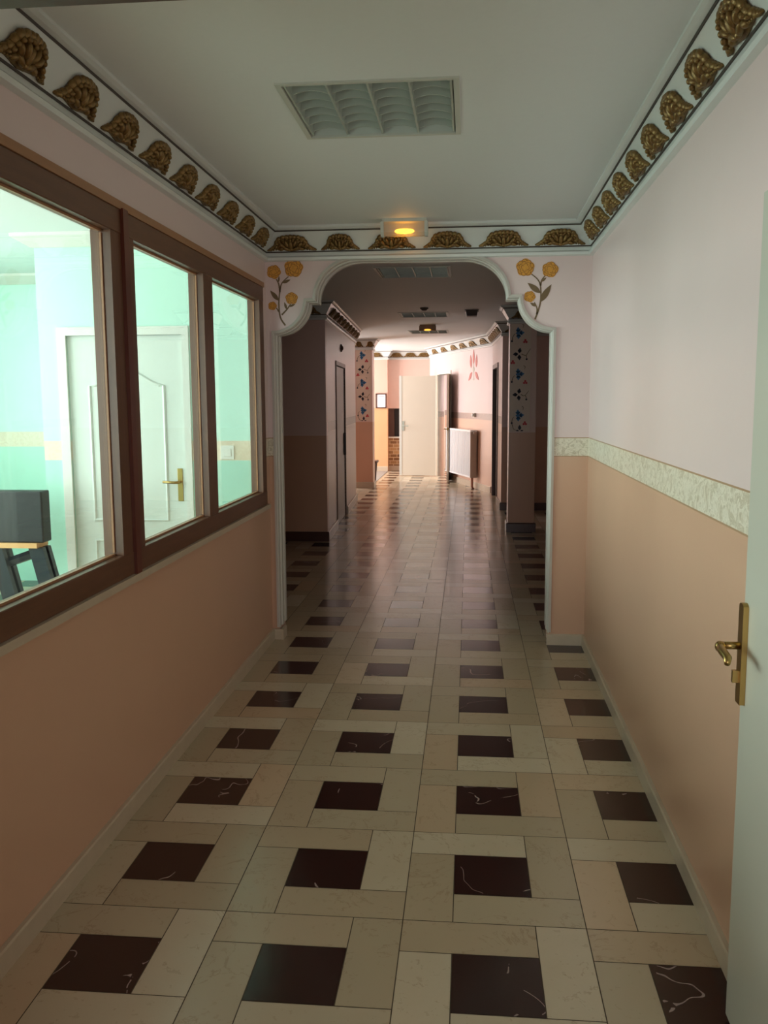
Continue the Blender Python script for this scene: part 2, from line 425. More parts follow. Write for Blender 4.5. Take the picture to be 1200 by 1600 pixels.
def ornament_mesh(w=.30, h=.108):
    """a gilt relief of acanthus leaves: x along, y up the slope, z out"""
    bm = bmesh.new(); rnd = random.Random(3)
    ell(bm, (0, h*.38, .002), (w*.33, h*.42, .012), 0, 16, 8); ell(bm, (0, h*.2, .001), (w*.42, h*.20, .010), 0, 16, 8)
    for s in (-1, 1):
        for (x, y, rx, ry, t, z) in ((.075, .83, .18, .17, -.3, .012), (.160, .80, .18, .17, -.6, .012), (.240, .70, .19, .18, -.8, .011),
                                     (.290, .53, .20, .16, -1.0, .010), (.320, .34, .20, .15, -.9, .010), (.375, .21, .18, .13, -.5, .008)):
            ell(bm, (s*w*x, h*y, z), (h*rx, h*ry, .012), s*t); k = rnd.uniform(.45, .6)
            ell(bm, (s*w*x*.94, h*y*.93, z+.010), (h*rx*k, h*ry*k, .011), s*t, 8, 6)
        ell(bm, (s*w*.085, h*.50, .018), (h*.11, h*.26, .016), s*-.35); ell(bm, (s*w*.185, h*.42, .016), (h*.12, h*.24, .016), s*-.75)
        ell(bm, (s*w*.10, h*.19, .018), (h*.26, h*.11, .011), s*.45); ell(bm, (s*w*.20, h*.17, .014), (h*.20, h*.12, .011), s*-.3)
        ell(bm, (s*w*.425, h*.12, .006), (h*.17, h*.11, .012), s*-.5); ell(bm, (s*w*.468, h*.075, .005), (h*.11, h*.075, .010), s*-.3)
        ell(bm, (s*w*.492, h*.05, .005), (h*.06, h*.05, .009))
        for q in range(4): ell(bm, (s*w*(.27+.05*q), h*(.12-.015*q), .013), (h*.05, h*.05, .006), 0, 8, 5)
    ell(bm, (0, h*.84, .012), (h*.16, h*.18, .013)); ell(bm, (0, h*.40, .020), (h*.13, h*.30, .013)); ell(bm, (0, h*.70, .024), (h*.09, h*.09, .008)); ell(bm, (0, h*.13, .018), (h*.14, h*.11, .010))
    for v in bm.verts: v.co.z *= 1.12
    me = bpy.data.meshes.new('gilt_leaf_relief'); bm.to_mesh(me); bm.free(); me.materials.append(M['gold'])
    for p in me.polygons: p.use_smooth = True
    return me
ORN = ornament_mesh()
def ornament(p, d, label, group, scale=1.0):
    """p = plan point on the wall face, d = direction along the wall (room to its left)"""
    d = Vector((d[0], d[1], 0)).normalized(); n = Vector((-d.y, d.x, 0))
    upv = (n*.076+Vector((0, 0, .122))).normalized(); out = d.cross(upv).normalized()
    if out.dot(n) < 0: out = -out; 
    ax = upv.cross(out)
    base = Vector((p[0], p[1], 0)) + n*.0185 + Vector((0, 0, 2.5435))
    o = bpy.data.objects.new('gilt_leaf_relief', ORN); col.objects.link(o)
    o.matrix_world = Matrix(((ax.x*scale, upv.x, out.x, base.x), (ax.y*scale, upv.y, out.y, base.y), (ax.z*scale, upv.z, out.z, base.z), (0, 0, 0, 1)))
    return props(o, label, 'ornament', group)

cornice([RW0, RW1, (XL, YA), (XL, 1.2)], 'white sloping cornice with dark painted lines round the corridor ceiling')
def ordn(k, n, last): return 'nearest to the camera' if k == n-1 else (ORD[k]+' from the arch')
rd = Vector(RW1)-Vector(RW0)
for k in range(9):
    y = 5.415-.3595*k
    q = (RW0[0]+rd.x*(y-RW0[1])/rd.y, y)
    ornament(q, rd, ('gilt leaf relief on the right cornice above the pink wall, %s' % ordn(k, 9, 0)), 'gilt reliefs on the right corridor cornice', .92)
for k in range(9):
    ornament((XL, 5.425-.3600*k), (0, -1), ('gilt leaf relief on the left cornice above the glazed partition, %s' % ordn(k, 9, 0)), 'gilt reliefs on the left corridor cornice', .92)
AL = ['at the left end beside the corner', 'narrow one second from the left', 'partly hidden behind the amber emergency light', 'just right of the emergency light', 'second from the right end', 'at the right end beside the corner']
for (x, s_), l in zip([(-1.121, 1.04), (-.811, .80), (-.485, .98), (-.137, .98), (.211, 1.0), (.558, 1.0)], AL):
    ornament((x, YA), (-1, 0), 'gilt leaf relief over the archway, '+l, 'gilt reliefs over the archway', s_)

# skirting
SK = [(0, 0), (.018, 0), (.018, .066), (.014, .072), (0, .072)]
def skirt(name, path, label, mat='skirt', prof=SK):
    return mk(name, sweep_plan(bmesh.new(), path, prof), M[mat], kind='structure', label=label, cat='baseboard')
skirt('baseboard_right', [RW0, RW1, (.520, YA)], 'marble skirting of the right corridor wall and arch pier')
skirt('baseboard_left', [(-1.246, YA+.1), (-1.246, YA-.001), (XL, YA-.001), (XL, 1.2)], 'marble skirting along the left corridor wall')

# ------------------------------------------------------------------ glazed partition in the left wall
XF, XB, XG = XL+.022, XL-.055, XL-.020         # frame front, back, glass
def window_unit(n, y0, y1, bars, label):
    """bars: list of inner (y0,y1) posts between panes; frame members are children"""
    e = thing('window_%d' % n, (XL, (y0+y1)/2, WZ0), label, 'window', kind='structure')
    st = .105
    fr = bmesh.new()
    box(fr, XB, XF, y0, y1, WZ0, WZ0+.088); box(fr, XB, XF, y0, y1, WZ1-.088, WZ1)
    bmesh.ops.bevel(fr, geom=fr.edges[:], offset=.003, segments=1, affect='EDGES')
    mk('window_frame', fr, M['wood_y'], e)
    edges = [(y0, y0+st)] + bars + [(y1-st, y1)]
    for a, b in edges:
        p = bmesh.new(); box(p, XB, XF-.002, a, b, WZ0+.088, WZ1-.088); mk('window_post', p, M['wood_z'], e)
    for (a0, a1), (b0, b1) in zip(edges, edges[1:]):
        g = bmesh.new(); box(g, XG-.004, XG, a1, b0, WZ0+.088, WZ1-.088); pane = mk('glass_pane', g, M['glass'], e)
        bd = bmesh.new()          # glazing bead round the pane
        for s0, s1, z0, z1 in ((a1, b0, WZ0+.088, WZ0+.096), (a1, b0, WZ1-.096, WZ1-.088), (a1, a1+.008, WZ0+.1, WZ1-.1), (b0-.008, b0, WZ0+.1, WZ1-.1)):
            box(bd, XG+.0005, XG+.008, s0, s1, z0, z1)
        mk('glazing_bead', bd, M['wood_light'], pane)
    return e
window_unit(1, WY0, 3.278, [], 'brown wood window bay nearest the camera in the left wall')
e2 = window_unit(2, 3.292, WY1-.005, [(4.30, 4.455)], 'brown wood double window beside the archway in the left wall')
bm = bmesh.new(); box(bm, XL, XF+.012, 3.268, 3.318, WZ0-.004, WZ1+.004)
mk('cover_strip', bm, M['wood_red'], e2)
bm = bmesh.new(); box(bm, XL-.02, XF+.004, WY0-.02, WY1+.012, WZ1, WZ1+.03)
mk('trim_window_head', bm, M['wood_light'], kind='structure', label='light wood bead along the top of the glazed partition', cat='trim')
bm = bmesh.new(); box(bm, XL-.02, XL+.036, WY0-.05, WY1+.03, WZ0-.028, WZ0)
mk('trim_window_sill', bm, M['skirt'], kind='structure', label='thin pale ledge under the glazed partition', cat='sill')

# ------------------------------------------------------------------ door by the camera, door head
hx, hy = .668, 1.235; fx, fy = .676, 2.194
ang = math.atan2(fy-hy, fx-hx); DW = math.hypot(fx-hx, fy-hy)
d1 = thing('door_1', (hx, hy, 0), 'pale grey-green door leaf standing open against the right wall, cut by the photo edge', 'door', rz=ang, kind='structure')
mk('leaf', bx(0, DW, -.04, 0, .012, 2.07, bevel=.002), M['nearleaf'], d1, local=True)
ps = [(a, b) for a, b in [(DW-.038, .855), (DW-.002, .855), (DW-.002, 1.095)]] + [(DW-.020+.018*math.cos(t*PI/8), 1.095+.012*math.sin(t*PI/8)) for t in range(1, 8)] + [(DW-.038, 1.095)]
bm = bmesh.new(); prism(bm, ps, lambda a, b, t: Vector((a, t, b)), -.0005, .013)
hp = mk('handle_plate', bm, M['brass'], d1, label='brass plate with lever handle', local=True)
bm = bmesh.new(); xh = DW-.020
tube(bm, [(xh, .012, 1.0), (xh, .055, 1.0)], .0095, 12)
tube(bm, [(xh, .052, 1.0), (xh-.02, .064, 1.0), (xh-.05, .066, .998), (xh-.085, .064, .993), (xh-.105, .07, .985)], .009, 10, radii=[.010, .010, .0105, .010, .007])
ell(bm, (xh-.012, .062, 1.0), (.018, .013, .014))
mk('lever', bm, M['brass'], hp, local=True, smooth=True)
bm = bmesh.new(); box(bm, xh-.006, xh+.006, .012, .028, .908, .938); mk('thumb_turn', bm, M['brass'], hp, local=True)
# frame of the doorway the camera stands in
bm = bmesh.new()
for b in ((-.95, .80, 1.08, 1.2, 2.118, 2.20), (-.95, -.86, 1.08, 1.2, 0, 2.108), (.735, .80, 1.08, 1.2, 0, 2.108)): box(bm, *b)
mk('trim_door_frame', bm, M['wood_dark'], kind='structure', label='dark wood head of the doorway at the top of the photo', cat='door frame')
wall('wall_front', (.80, 1.2), (XL-.1, 1.2), M['pink'], holes=[(.0, 1.75, -1, 2.2)], label='wall over the doorway in which the camera stands')
# the vestibule behind the camera with its window
wall('wall_vestibule_right', (1.7, -3.0), (1.7, 1.08), M['pink'], label='right wall of the vestibule behind the camera')
wall('wall_vestibule_left', (-1.7, 1.08), (-1.7, -3.0), M['pink'], label='left wall of the vestibule behind the camera')
wall('wall_vestibule_back', (-1.7, -3.0), (1.7, -3.0), M['pink'], holes=[(.35, 3.05, .1, 2.5)], label='back wall of the vestibule with a wide glazed opening')
wall('wall_vestibule_side', (1.7, 1.08), (.80, 1.08), M['pink'], label='return of the vestibule wall right of the doorway')
wall('wall_vestibule_return', (-.95, 1.08), (-1.7, 1.08), M['pink'], label='return of the vestibule wall left of the doorway')

# ------------------------------------------------------------------ office behind the glazing
OX0 = -4.9
CX = -2.85                                          # corner where the door wall ends
wall('wall_office_door_side', (XL-.055, 5.75), (CX, 5.75), M['mint'], thick=.1, holes=[(2.66-1.359-.79, 2.66-1.359, -1, 2.03)], label='mint wall with the white panelled door behind the glazing')
wall('wall_office_alcove', (CX, 5.855), (CX, 7.5), M['mint'], thick=.1, label='side of the mint office alcove')
wall('wall_office_back', (CX, 7.5), (OX0, 7.5), M['mint'], thick=.1, label='mint far wall of the office alcove')
wall('wall_office_left', (OX0, 7.5), (OX0, .9), M['mint'], thick=.12, holes=[(1.6, 6.2, .85, 2.5)], label='mint office wall with a wide window')
wall('wall_office_front', (OX0, .9), (XL-.055, .9), M['mint'], thick=.1, holes=[(2.0, 3.3, .8, 2.5)], label='mint office wall near the camera')  # opening added so the fill lamp outside reaches the door wall
WC = [(0, 2.60), (.015, 2.60), (.11, 2.66), (.11, ZC), (0, ZC)]
bm = bmesh.new(); sweep_plan(bm, [(XL-.055, 5.75), (CX, 5.75), (CX, 7.5), (OX0, 7.5), (OX0, .9)], WC)
mk('trim_office_cornice', bm, M['white'], kind='structure', label='plain white cornice round the mint office', cat='cornice')
# office panel door
dx0, dx1 = -2.66, -1.87
d2 = thing('door_2', ((dx0+dx1)/2, 5.75, 0), 'white panelled door in the mint wall seen through the glazing', 'door', kind='structure')
bm = bmesh.new()
for b in ((dx0-.062, dx0, 5.735, 5.85, 0, 2.085), (dx1, dx1+.045, 5.735, 5.85, 0, 2.085), (dx0, dx1, 5.735, 5.85, 2.03, 2.085)): box(bm, *b)
mk('door_frame', bm, M['white'], d2)
mk('leaf', bx(dx0, dx1, 5.765, 5.805, .01, 2.03), M['doorwhite'], d2)
def moulding(pts):
    bm = bmesh.new(); tube(bm, [(a, 5.764, b) for a, b in pts], .011, 6, cap=False); return bm
pa, pb = dx0+.14, dx1-.14
top = [(pa+(pb-pa)*i/16, 1.70+.10*math.sin(PI*i/16)**2) for i in range(17)]
mk('upper_panel_moulding', moulding([(pa, .80), (pa, 1.70)]+top[1:-1]+[(pb, 1.70), (pb, .80), (pa, .80)]), M['doorwhite'], d2)
mk('lower_panel_moulding', moulding([(pa, .14), (pa, .66), (pb, .66), (pb, .14), (pa, .14)]), M['doorwhite'], d2)
hpl = mk('handle_plate', bx(dx1-.065, dx1-.03, 5.756, 5.765, .93, 1.15, bevel=.002), M['brass'], d2, label='brass plate with lever')
bm = bmesh.new(); tube(bm, [(dx1-.047, 5.757, 1.06), (dx1-.047, 5.71, 1.06), (dx1-.075, 5.705, 1.06), (dx1-.15, 5.708, 1.063)], .009, 8); mk('lever', bm, M['brass'], hpl, smooth=True)
e = thing('light_switch', (-1.585, 5.75, 1.26), 'square white light switch on the mint wall in the last window bay', 'light switch')
mk('plate', bx(-1.632, -1.540, 5.741, 5.75, 1.212, 1.304, bevel=.003), M['switch'], e)
mk('rocker', bx(-1.612, -1.560, 5.736, 5.742, 1.232, 1.284, bevel=.002), M['switch'], e)
# black bench
bn = thing('black_bench', (-3.1, 5.2, 0), 'black vinyl-covered table on splayed black legs behind the glazing', 'table')
mk('padded_top', bx(-3.60, -2.565, 5.10, 5.21, .745, 1.06, bevel=.008), M['blackpad'], bn)
mk('under_board', bx(-3.58, -2.60, 5.08, 5.23, .715, .745), M['tan'], bn)
def leg(x, y, dx):
    bm = bmesh.new(); v = box(bm, x-.045, x+.045, y-.02, y+.02, 0, .715)
    for q in v:
        if q.co.z < .01: q.co.x += dx
    return bm
for x, y, dx in ((-2.62, 5.12, .17), (-2.88, 5.12, .17), (-2.62, 5.19, .17), (-2.88, 5.19, .17)): mk('leg', leg(x, y, dx), M['blackleg'], bn)
bm = bmesh.new(); tube(bm, [(-2.86, 5.155, .60), (-2.60, 5.155, .69)], .03, 6); mk('rail', bm, M['blackleg'], bn)
ow = thing('ceiling_light_tray', (-3.75, 5.6, ZC), 'white square light on the office ceiling seen through the first pane', 'ceiling light')
mk('frame', bx(-4.05, -3.45, 5.3, 5.9, ZC-.03, ZC), M['white'], ow); mk('diffuser', bx(-4.0, -3.5, 5.35, 5.85, ZC-.036, ZC-.03), M['paper'], ow)

# ------------------------------------------------------------------ lobby beyond the arch
LX, RX = -2.85+.12, 3.2
EP0, EP1 = (-1.585, 9.9), (-1.775, 14.0)
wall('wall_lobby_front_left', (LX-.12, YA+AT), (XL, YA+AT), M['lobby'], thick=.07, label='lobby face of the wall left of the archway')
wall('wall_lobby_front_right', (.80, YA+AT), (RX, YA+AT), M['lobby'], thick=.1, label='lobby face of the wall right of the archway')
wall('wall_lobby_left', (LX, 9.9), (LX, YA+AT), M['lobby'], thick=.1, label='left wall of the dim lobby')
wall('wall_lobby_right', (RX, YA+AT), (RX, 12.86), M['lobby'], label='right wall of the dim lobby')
wall('wall_lobby_facing', (EP0[0]-.001, 9.878), (LX-.1, 9.878), M['column'], thick=.12, label='dim wall facing the archway on its left side')
eL = frame_m(EP1, EP0)[1]
sA, sB = eL*(14.0-12.19)/4.1, eL*(14.0-11.0)/4.1
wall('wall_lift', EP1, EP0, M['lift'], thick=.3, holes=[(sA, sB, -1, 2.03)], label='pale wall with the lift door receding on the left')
em, _ = frame_m(EP1, EP0)
def in_m(m, *b):
    bm = bmesh.new(); v = box(bm, *b); xf(bm, v, m); return bm
d3 = thing('door_3', em @ Vector(((sA+sB)/2, 0, 0)), 'grey lift door recessed in the pale left wall of the lobby', 'door', kind='structure')
mk('leaf', in_m(em, sA+.01, sB-.01, -.06, -.012, .005, 2.02), M['doorgrey'], d3)
bm = bmesh.new()
for b in ((sA-.05, sA, -.10, .006, 0, 2.08), (sB, sB+.05, -.10, .012, 0, 2.08), (sA, sB, -.10, .006, 2.03, 2.08)):
    xf(bm, box(bm, *b), em)
mk('door_frame', bm, M['brownleaf'], d3)
mk('handle', in_m(em, sA+.10, sA+.13, -.012, .02, .85, 1.15), M['darkbox'], d3)
lp = thing('lift_indicator', em @ Vector((eL*(14-11.66)/4.1, 0, 2.27)), 'small dark round indicator on the wall above the lift door', 'indicator')
bm = bmesh.new(); lathe(bm, [(.05, 0), (.05, .012), (.042, .02)], em @ Matrix.Translation((eL*(14-11.66)/4.1, 0, 2.27)) @ Matrix.Rotation(-PI/2, 4, 'X')); mk('bezel', bm, M['darkbox'], lp)
bm = bmesh.new(); lathe(bm, [(.03, .018), (.026, .03), (.012, .036)], em @ Matrix.Translation((eL*(14-11.66)/4.1, 0, 2.27)) @ Matrix.Rotation(-PI/2, 4, 'X')); mk('lens', bm, M['wood_red'], lp)
wall('wall_lobby_return', (-4.2, 14.0), EP1, M['lobby'], thick=.12, label='return wall behind the lift')
# entrance side, far left: glazed opening that lets in the daylight
wall('wall_entrance', (-4.2, 19.8), (-4.2, 14.0), M['lobby'], holes=[(.15, 2.5, .08, 2.5)], label='entrance wall with a tall glazed opening, out of view')
wall('wall_far_pier', (-1.79, 19.8), (-4.2, 19.8), M['pier'], thick=.3, label='peach wall carrying the framed notice')
wall('wall_far_upper', (-.78, 20.0), (-1.80, 20.0), M['plain'], z0=1.40, label='brownish pink wall above the dark hatch')
wall('wall_far_brick', (-.78, 20.0), (-1.80, 20.0), M['brick'], z0=0.0, z1=.735, label='low brown brick wall under the dark hatch')
bm = bx(-1.80, -.78, 19.96, 20.12, .735, .765); mk('trim_hatch_ledge', bm, M['white'], kind='structure', label='white ledge between the brick and the dark hatch', cat='ledge')
hh = thing('hatch', (-1.3, 20.1, .765), 'dark glazed hatch above the low brick wall', 'hatch', kind='structure')
mk('back_panel', bx(-1.80, -.78, 20.10, 20.13, .765, 1.40), M['black'], hh)
mk('post', bx(-1.80, -1.66, 20.03, 20.10, .765, 1.40), M['wood_dark'], hh)
# slanted wall with double door and radiator
Q0, Q1 = (.40, 15.21), (-.82, 19.135)
qm, qL = frame_m(Q0, Q1)
sq = lambda y: qL*(y-15.21)/(19.135-15.21)
o0, o1 = sq(17.63), sq(18.53)
wall('wall_radiator', Q0, Q1, M['lobby'], thick=.14, holes=[(o0, o1, -1, 2.10)], label='brightly lit slanting wall with radiator and red flower painting')
wall('wall_radiator_end', (-.82, 19.135), (-.79, 20.1), M['lobby'], thick=.1, label='short return beside the far brick wall')
wall('wall_beyond_door', (1.0, 20.6), (-.76, 20.6), M['lobby'], label='pink wall seen through the open doorway')
wall('wall_beyond_side', (1.0, 15.0), (1.0, 20.6), M['lobby'], holes=[(2.2, 5.0, .3, 2.4)], label='side wall of the room beyond the doorway')  # opening added to let fill light into the room beyond
bm = bmesh.new()
for b in ((o0-.06, o0, -.15, .015, 0, 2.16), (o1, o1+.06, -.15, .015, 0, 2.16), (o0, o1, -.15, .015, 2.10, 2.16)): xf(bm, box(bm, *b), qm)
mk('trim_far_doorway', bm, M['doorcream'], kind='structure', label='cream frame of the far doorway', cat='door frame')
fh = qm @ Vector((o1, .02, 0))
a4 = math.atan2(18.66-fh.y, -1.425-fh.x)
d4 = thing('door_4', fh, 'wide cream door leaf standing open at the end of the lobby', 'door', rz=a4, kind='structure')
w4 = math.hypot(-1.425-fh.x, 18.66-fh.y)
mk('leaf', bx(.01, w4, -.0, .04, .012, 2.085, bevel=.002), M['doorbeige'], d4, local=True)
mk('edge_strip', bx(w4-.045, w4+.006, -.006, .046, .012, 2.09), M['white'], d4, local=True)
bm = bmesh.new(); box(bm, w4-.10, w4-.06, .04, .05, .95, 1.15); tube(bm, [(w4-.08, .045, 1.05), (w4-.08, .09, 1.05), (w4-.20, .095, 1.05)], .01, 8); mk('handle', bm, M['louvre'], d4, local=True)
nh = qm @ Vector((o0, .02, 0))
a5 = math.atan2(17.17-nh.y, -.392-nh.x); w5 = math.hypot(-.392-nh.x, 17.17-nh.y)
d5 = thing('door_5', nh, 'narrow brown door leaf seen edge-on beside the radiator', 'door', rz=a5, kind='structure')
mk('leaf', bx(.005, w5, -.02, .02, .012, 2.085), M['brownleaf'], d5, local=True)
mk('edge_strip', bx(w5, w5+.006, -.021, .021, .012, 2.085), M['doorcream'], d5, local=True)  # light falling on the free edge, put in as cream colour
bm = bmesh.new(); tube(bm, [(w5-.05, -.02, 1.03), (w5-.05, -.07, 1.03), (w5-.14, -.07, 1.03)], .01, 8); ell(bm, (w5+.012, 0, 1.03), (.02, .02, .03)); mk('handle', bm, M['brass'], d5, local=True)
# radiator
r0, r1 = sq(15.93), sq(17.46)
rad = thing('radiator', qm @ Vector(((r0+r1)/2, .1, .17)), 'white ribbed panel radiator gleaming on the slanting far wall', 'radiator')
bm = bmesh.new(); n = 22; pr = []
for i in range(n):
    a = r0+(r1-r0)*i/n; w_ = (r1-r0)/n
    pr += [(a, .108), (a+w_*.16, .108), (a+w_*.34, .140), (a+w_*.82, .140)]
pr += [(r1, .108), (r1, .10), (r0, .10)]
prism(bm, pr, lambda a, b, t: qm @ Vector((a, b, t)), .225, 1.02); mk('ribbed_panel', bm, M['radiator'], rad)
mk('rear_panel', in_m(qm, r0, r1, .03, .06, .225, 1.02), M['radiator'], rad)
bm = bmesh.new(); xf(bm, box(bm, r0-.012, r1+.012, .024, .146, 1.02, 1.05), qm)
mk('top_grille', bm, M['radiator'], rad)
mk('bottom_rail', in_m(qm, r0-.004, r1+.004, .09, .144, .20, .225), M['radiator'], rad)
for s in (r0-.012, r1): mk('side_panel', in_m(qm, s, s+.012, .024, .144, .20, 1.02), M['radside'], rad)
bm = bmesh.new(); tube(bm, [qm @ Vector((r0-.03, .08, 1.0)), qm @ Vector((r0-.075, .08, 1.0))], .028, 10); mk('valve', bm, M['radside'], rad)
for k, s in enumerate((r0+.03, r0+.10)):
    bm = bmesh.new(); tube(bm, [qm @ Vector((s, .085, .21)), qm @ Vector((s, .085, .03)), qm @ Vector((s, .06, 0.0))], .012, 8); mk('pipe', bm, M['pipe'], rad)
sw = qm @ Vector((sq(16.10), 0, 1.315))
e = thing('wall_thermostat', sw, 'small white knob on the lit wall just above the radiator', 'thermostat')
mk('body', in_m(qm, sq(16.10)-.035, sq(16.10)+.035, -.002, .03, 1.28, 1.35), M['switch'], e)
bm = bmesh.new(); lathe(bm, [(.03, 0), (.028, .03), (.012, .036)], qm @ Matrix.Translation((sq(16.10), .028, 1.315)) @ Matrix.Rotation(-PI/2, 4, 'X')); mk('dial', bm, M['switch'], e)
# right side
K0, K1 = (.48, 12.86), (.40, 15.21)
km, kL = frame_m(K0, K1)
wall('wall_right_far', K0, K1, M['lobby'], holes=[(kL*.36, kL*.86, -1, 2.13)], label='right wall of the far passage with a plain door')
d6 = thing('door_6', km @ Vector((kL*.61, 0, 0)), 'brown-framed grey door in the right wall of the far passage', 'door', kind='structure')
mk('leaf', in_m(km, kL*.36+.05, kL*.86-.05, -.09, -.05, .01, 2.08), M['doorgrey'], d6)
bm = bmesh.new()
for b in ((kL*.36-.02, kL*.36+.05, -.11, .015, 0, 2.15), (kL*.86-.05, kL*.86+.02, -.11, .015, 0, 2.15), (kL*.36+.05, kL*.86-.05, -.11, .015, 2.08, 2.15)): xf(bm, box(bm, *b), km)
mk('door_frame', bm, M['wood_dark'], d6)
wall('wall_lobby_back', (RX, 12.86), K0, M['column'], thick=.16, label='dim pink wall behind the right painted column')

# columns with painted panels
def column(name, x0, x1, y0, y1, label):
    return mk(name, bx(x0, x1, y0, y1, 0, ZC), M['column'], kind='structure', label=label, cat='column')
column('wall_column_right', .485, .80, 10.73, 11.05, 'square column with painted flower panel in the dim lobby, right of the passage')
column('wall_column_left', -2.04, -1.72, 16.0, 16.32, 'square column with painted flower panel beyond the lift wall, left of the passage')

PX = lambda p: ((p[0]-180)/260.0, (1370-p[1])/1150.0)
def shape_mesh(polys, m, t0, t1):
    bm = bmesh.new()
    for q in polys: prism(bm, q, lambda a, b, t: m @ Vector((a, t, b)), t0, t1)
    return bm
def petal(cx, cz, L, W, a, n=10):
    """pointed petal starting at (cx,cz) in direction a"""
    pts = []
    for i in range(n+1):
        t = i/n; pts.append((t*L, W*math.sin(PI*t**.85)))
    pts += [(x, -y) for x, y in pts[-2:0:-1]]
    return [(cx+x*math.cos(a)-y*math.sin(a), cz+x*math.sin(a)+y*math.cos(a)) for x, y in pts]
def disc(cx, cz, r, n=12, wob=0.0, k=5, ph=0.0, sx=1.0):
    return [(cx+sx*(r+wob*math.sin(k*2*PI*i/n*1.0+ph))*math.cos(2*PI*i/n), cz+(r+wob*math.sin(k*2*PI*i/n+ph))*math.sin(2*PI*i/n)) for i in range(n)]
def strip(pts, w):
    L, R = [], []
    for i, p in enumerate(pts):
        a = pts[max(i-1, 0)]; b = pts[min(i+1, len(pts)-1)]; d = Vector((b[0]-a[0], b[1]-a[1])).normalized(); ww = w*(1-.45*i/(len(pts)-1))
        L.append((p[0]-d.y*ww, p[1]+d.x*ww)); R.append((p[0]+d.y*ww, p[1]-d.x*ww))
    return L+R[::-1]
def flower_panel(xc, w, yf, z0, z1, label):
    """cream panel painted with blue and black flowers, on the column face yf"""
    H = z1-z0
    e = thing('flower_panel', (xc, yf, z0), label, 'painted panel', 'painted flower panels on the lobby columns')
    m = Matrix.Translation((xc, yf, z0))
    mk('panel_ground', shape_mesh([[(-w/2, 0), (w/2, 0), (w/2, H), (-w/2, H)]], m, -.004, 0), M['panel'], e)
    pt = lambda p: (PX(p)[0]*w, PX(p)[1]*H)
    for p in ((150, 325), (155, 760), (160, 1200)):
        c = pt(p); S = w*.30; q = []
        for a in (90, 0, -95):
            a_ = math.radians(a+6); q.append(petal(c[0], c[1], S, S*.27, a_))
            for s in (-1, 1): q.append(petal(c[0]+math.cos(a_)*S*.3, c[1]+math.sin(a_)*S*.3, S*.5, S*.14, a_+s*.95))
        q.append(petal(c[0], c[1], S*.45, S*.2, PI))
        mk('blue_flower', shape_mesh(q, m, -.0075, -.0035), M['blue'], e)
    for p in ((160, 545), (160, 975), (180, 1366)):
        c = pt(p); S = w*.29; q = []
        for a in ((80, 183, -85) if p[1] < 1300 else (90, 8, 172)):
            a_ = math.radians(a); k = S*(1 if p[1] < 1300 or a == 90 else .55); g = .14*S
            c2 = (c[0]+math.cos(a_)*g, c[1]+math.sin(a_)*g); q.append(petal(c2[0], c2[1], k*.92, k*.26, a_))
            for s in (-1, 1): q.append(petal(c2[0]+math.cos(a_)*k*.25, c2[1]+math.sin(a_)*k*.25, k*.42, k*.13, a_+s*.9))
        if p[1] > 1300: q = [[(x, max(z, .002)) for x, z in k_] for k_ in q[:1]+q[3:4]+q[6:7]]
        mk('black_flower', shape_mesh(q, m, -.0075, -.0035), M['navy'], e)
    for p in ((237, 412), (82, 632), (243, 845), (245, 1285)):
        c = pt(p); r = w*.055
        mk('red_trefoil', shape_mesh([disc(c[0], c[1]+r*1.0, r), disc(c[0]-r, c[1]-r*.6, r), disc(c[0]+r, c[1]-r*.6, r)], m, -.0075, -.0035), M['red'], e)
    for p in ((68, 410), (257, 600), (72, 840), (260, 1028), (78, 1280)):
        c = pt(p); mk('berry', shape_mesh([disc(c[0], c[1], w*.05, 10)], m, -.0075, -.0035), M['navy'], e)
    ST = [[(70, 405), (75, 370), (95, 340), (110, 330)], [(190, 545), (230, 560), (250, 560), (280, 520), (305, 490)], [(250, 560), (258, 595)], [(72, 835), (85, 795), (110, 770)], [(190, 975), (225, 990), (250, 980), (290, 935)], [(250, 985), (262, 1020)], [(78, 1275), (85, 1235), (105, 1215)],
          [(200, 232), (215, 245), (205, 270)], [(220, 668), (240, 680), (232, 705)], [(205, 1100), (225, 1112), (218, 1140)], [(80, 1290), (100, 1345), (140, 1362)]]
    for s_ in ST: mk('stem', shape_mesh([strip([pt(p) for p in s_], w*.018)], m, -.0070, -.0035), M['stem'], e)
flower_panel(.612, .24, 10.73, 1.215, 2.485, 'dim painted panel of blue and black flowers on the right column')
flower_panel(-1.88, .265, 16.0, 1.215, 2.505, 'painted panel of blue and black flowers on the lit left column')

# far skirtings and cornices
HS = [(0, 0), (.02, 0), (.02, .10), (.015, .11), (0, .11)]
skirt('baseboard_lift', [EP1, (EP1[0]+(EP0[0]-EP1[0])*.44-.0, 14.0-4.1*.42)], 'pale skirting beyond the lift door', prof=HS)
skirt('baseboard_facing', [em @ Vector((sB+.075, 0, 0)), (EP0[0], 9.878), (LX, 9.878)], 'skirting turning the dim corner left of the passage', 'darkskirt', HS)
skirt('baseboard_column_right', [(.80, 11.05), (.80, 10.73), (.485, 10.73), (.485, 11.05)][::-1] if False else [(.485, 11.05), (.485, 10.73), (.80, 10.73), (.80, 11.05)][::-1], 'dark skirting round the right painted column', 'darkskirt', HS)
skirt('baseboard_column_left', [(-1.72, 16.32), (-1.72, 16.0), (-2.04, 16.0)], 'pale skirting round the left painted column', prof=HS)
skirt('baseboard_back', [(RX, 12.86), K0, km @ Vector((kL*.34, 0, 0))], 'skirting of the dim wall behind the right column', 'darkskirt', HS)
skirt('baseboard_radiator', [Q0, qm @ Vector((o0-.07, 0, 0))], 'cream skirting under the radiator', prof=HS)
skirt('baseboard_far', [(-.78, 19.999), (-1.80, 19.999)], 'cream skirting under the low brick wall', prof=HS)
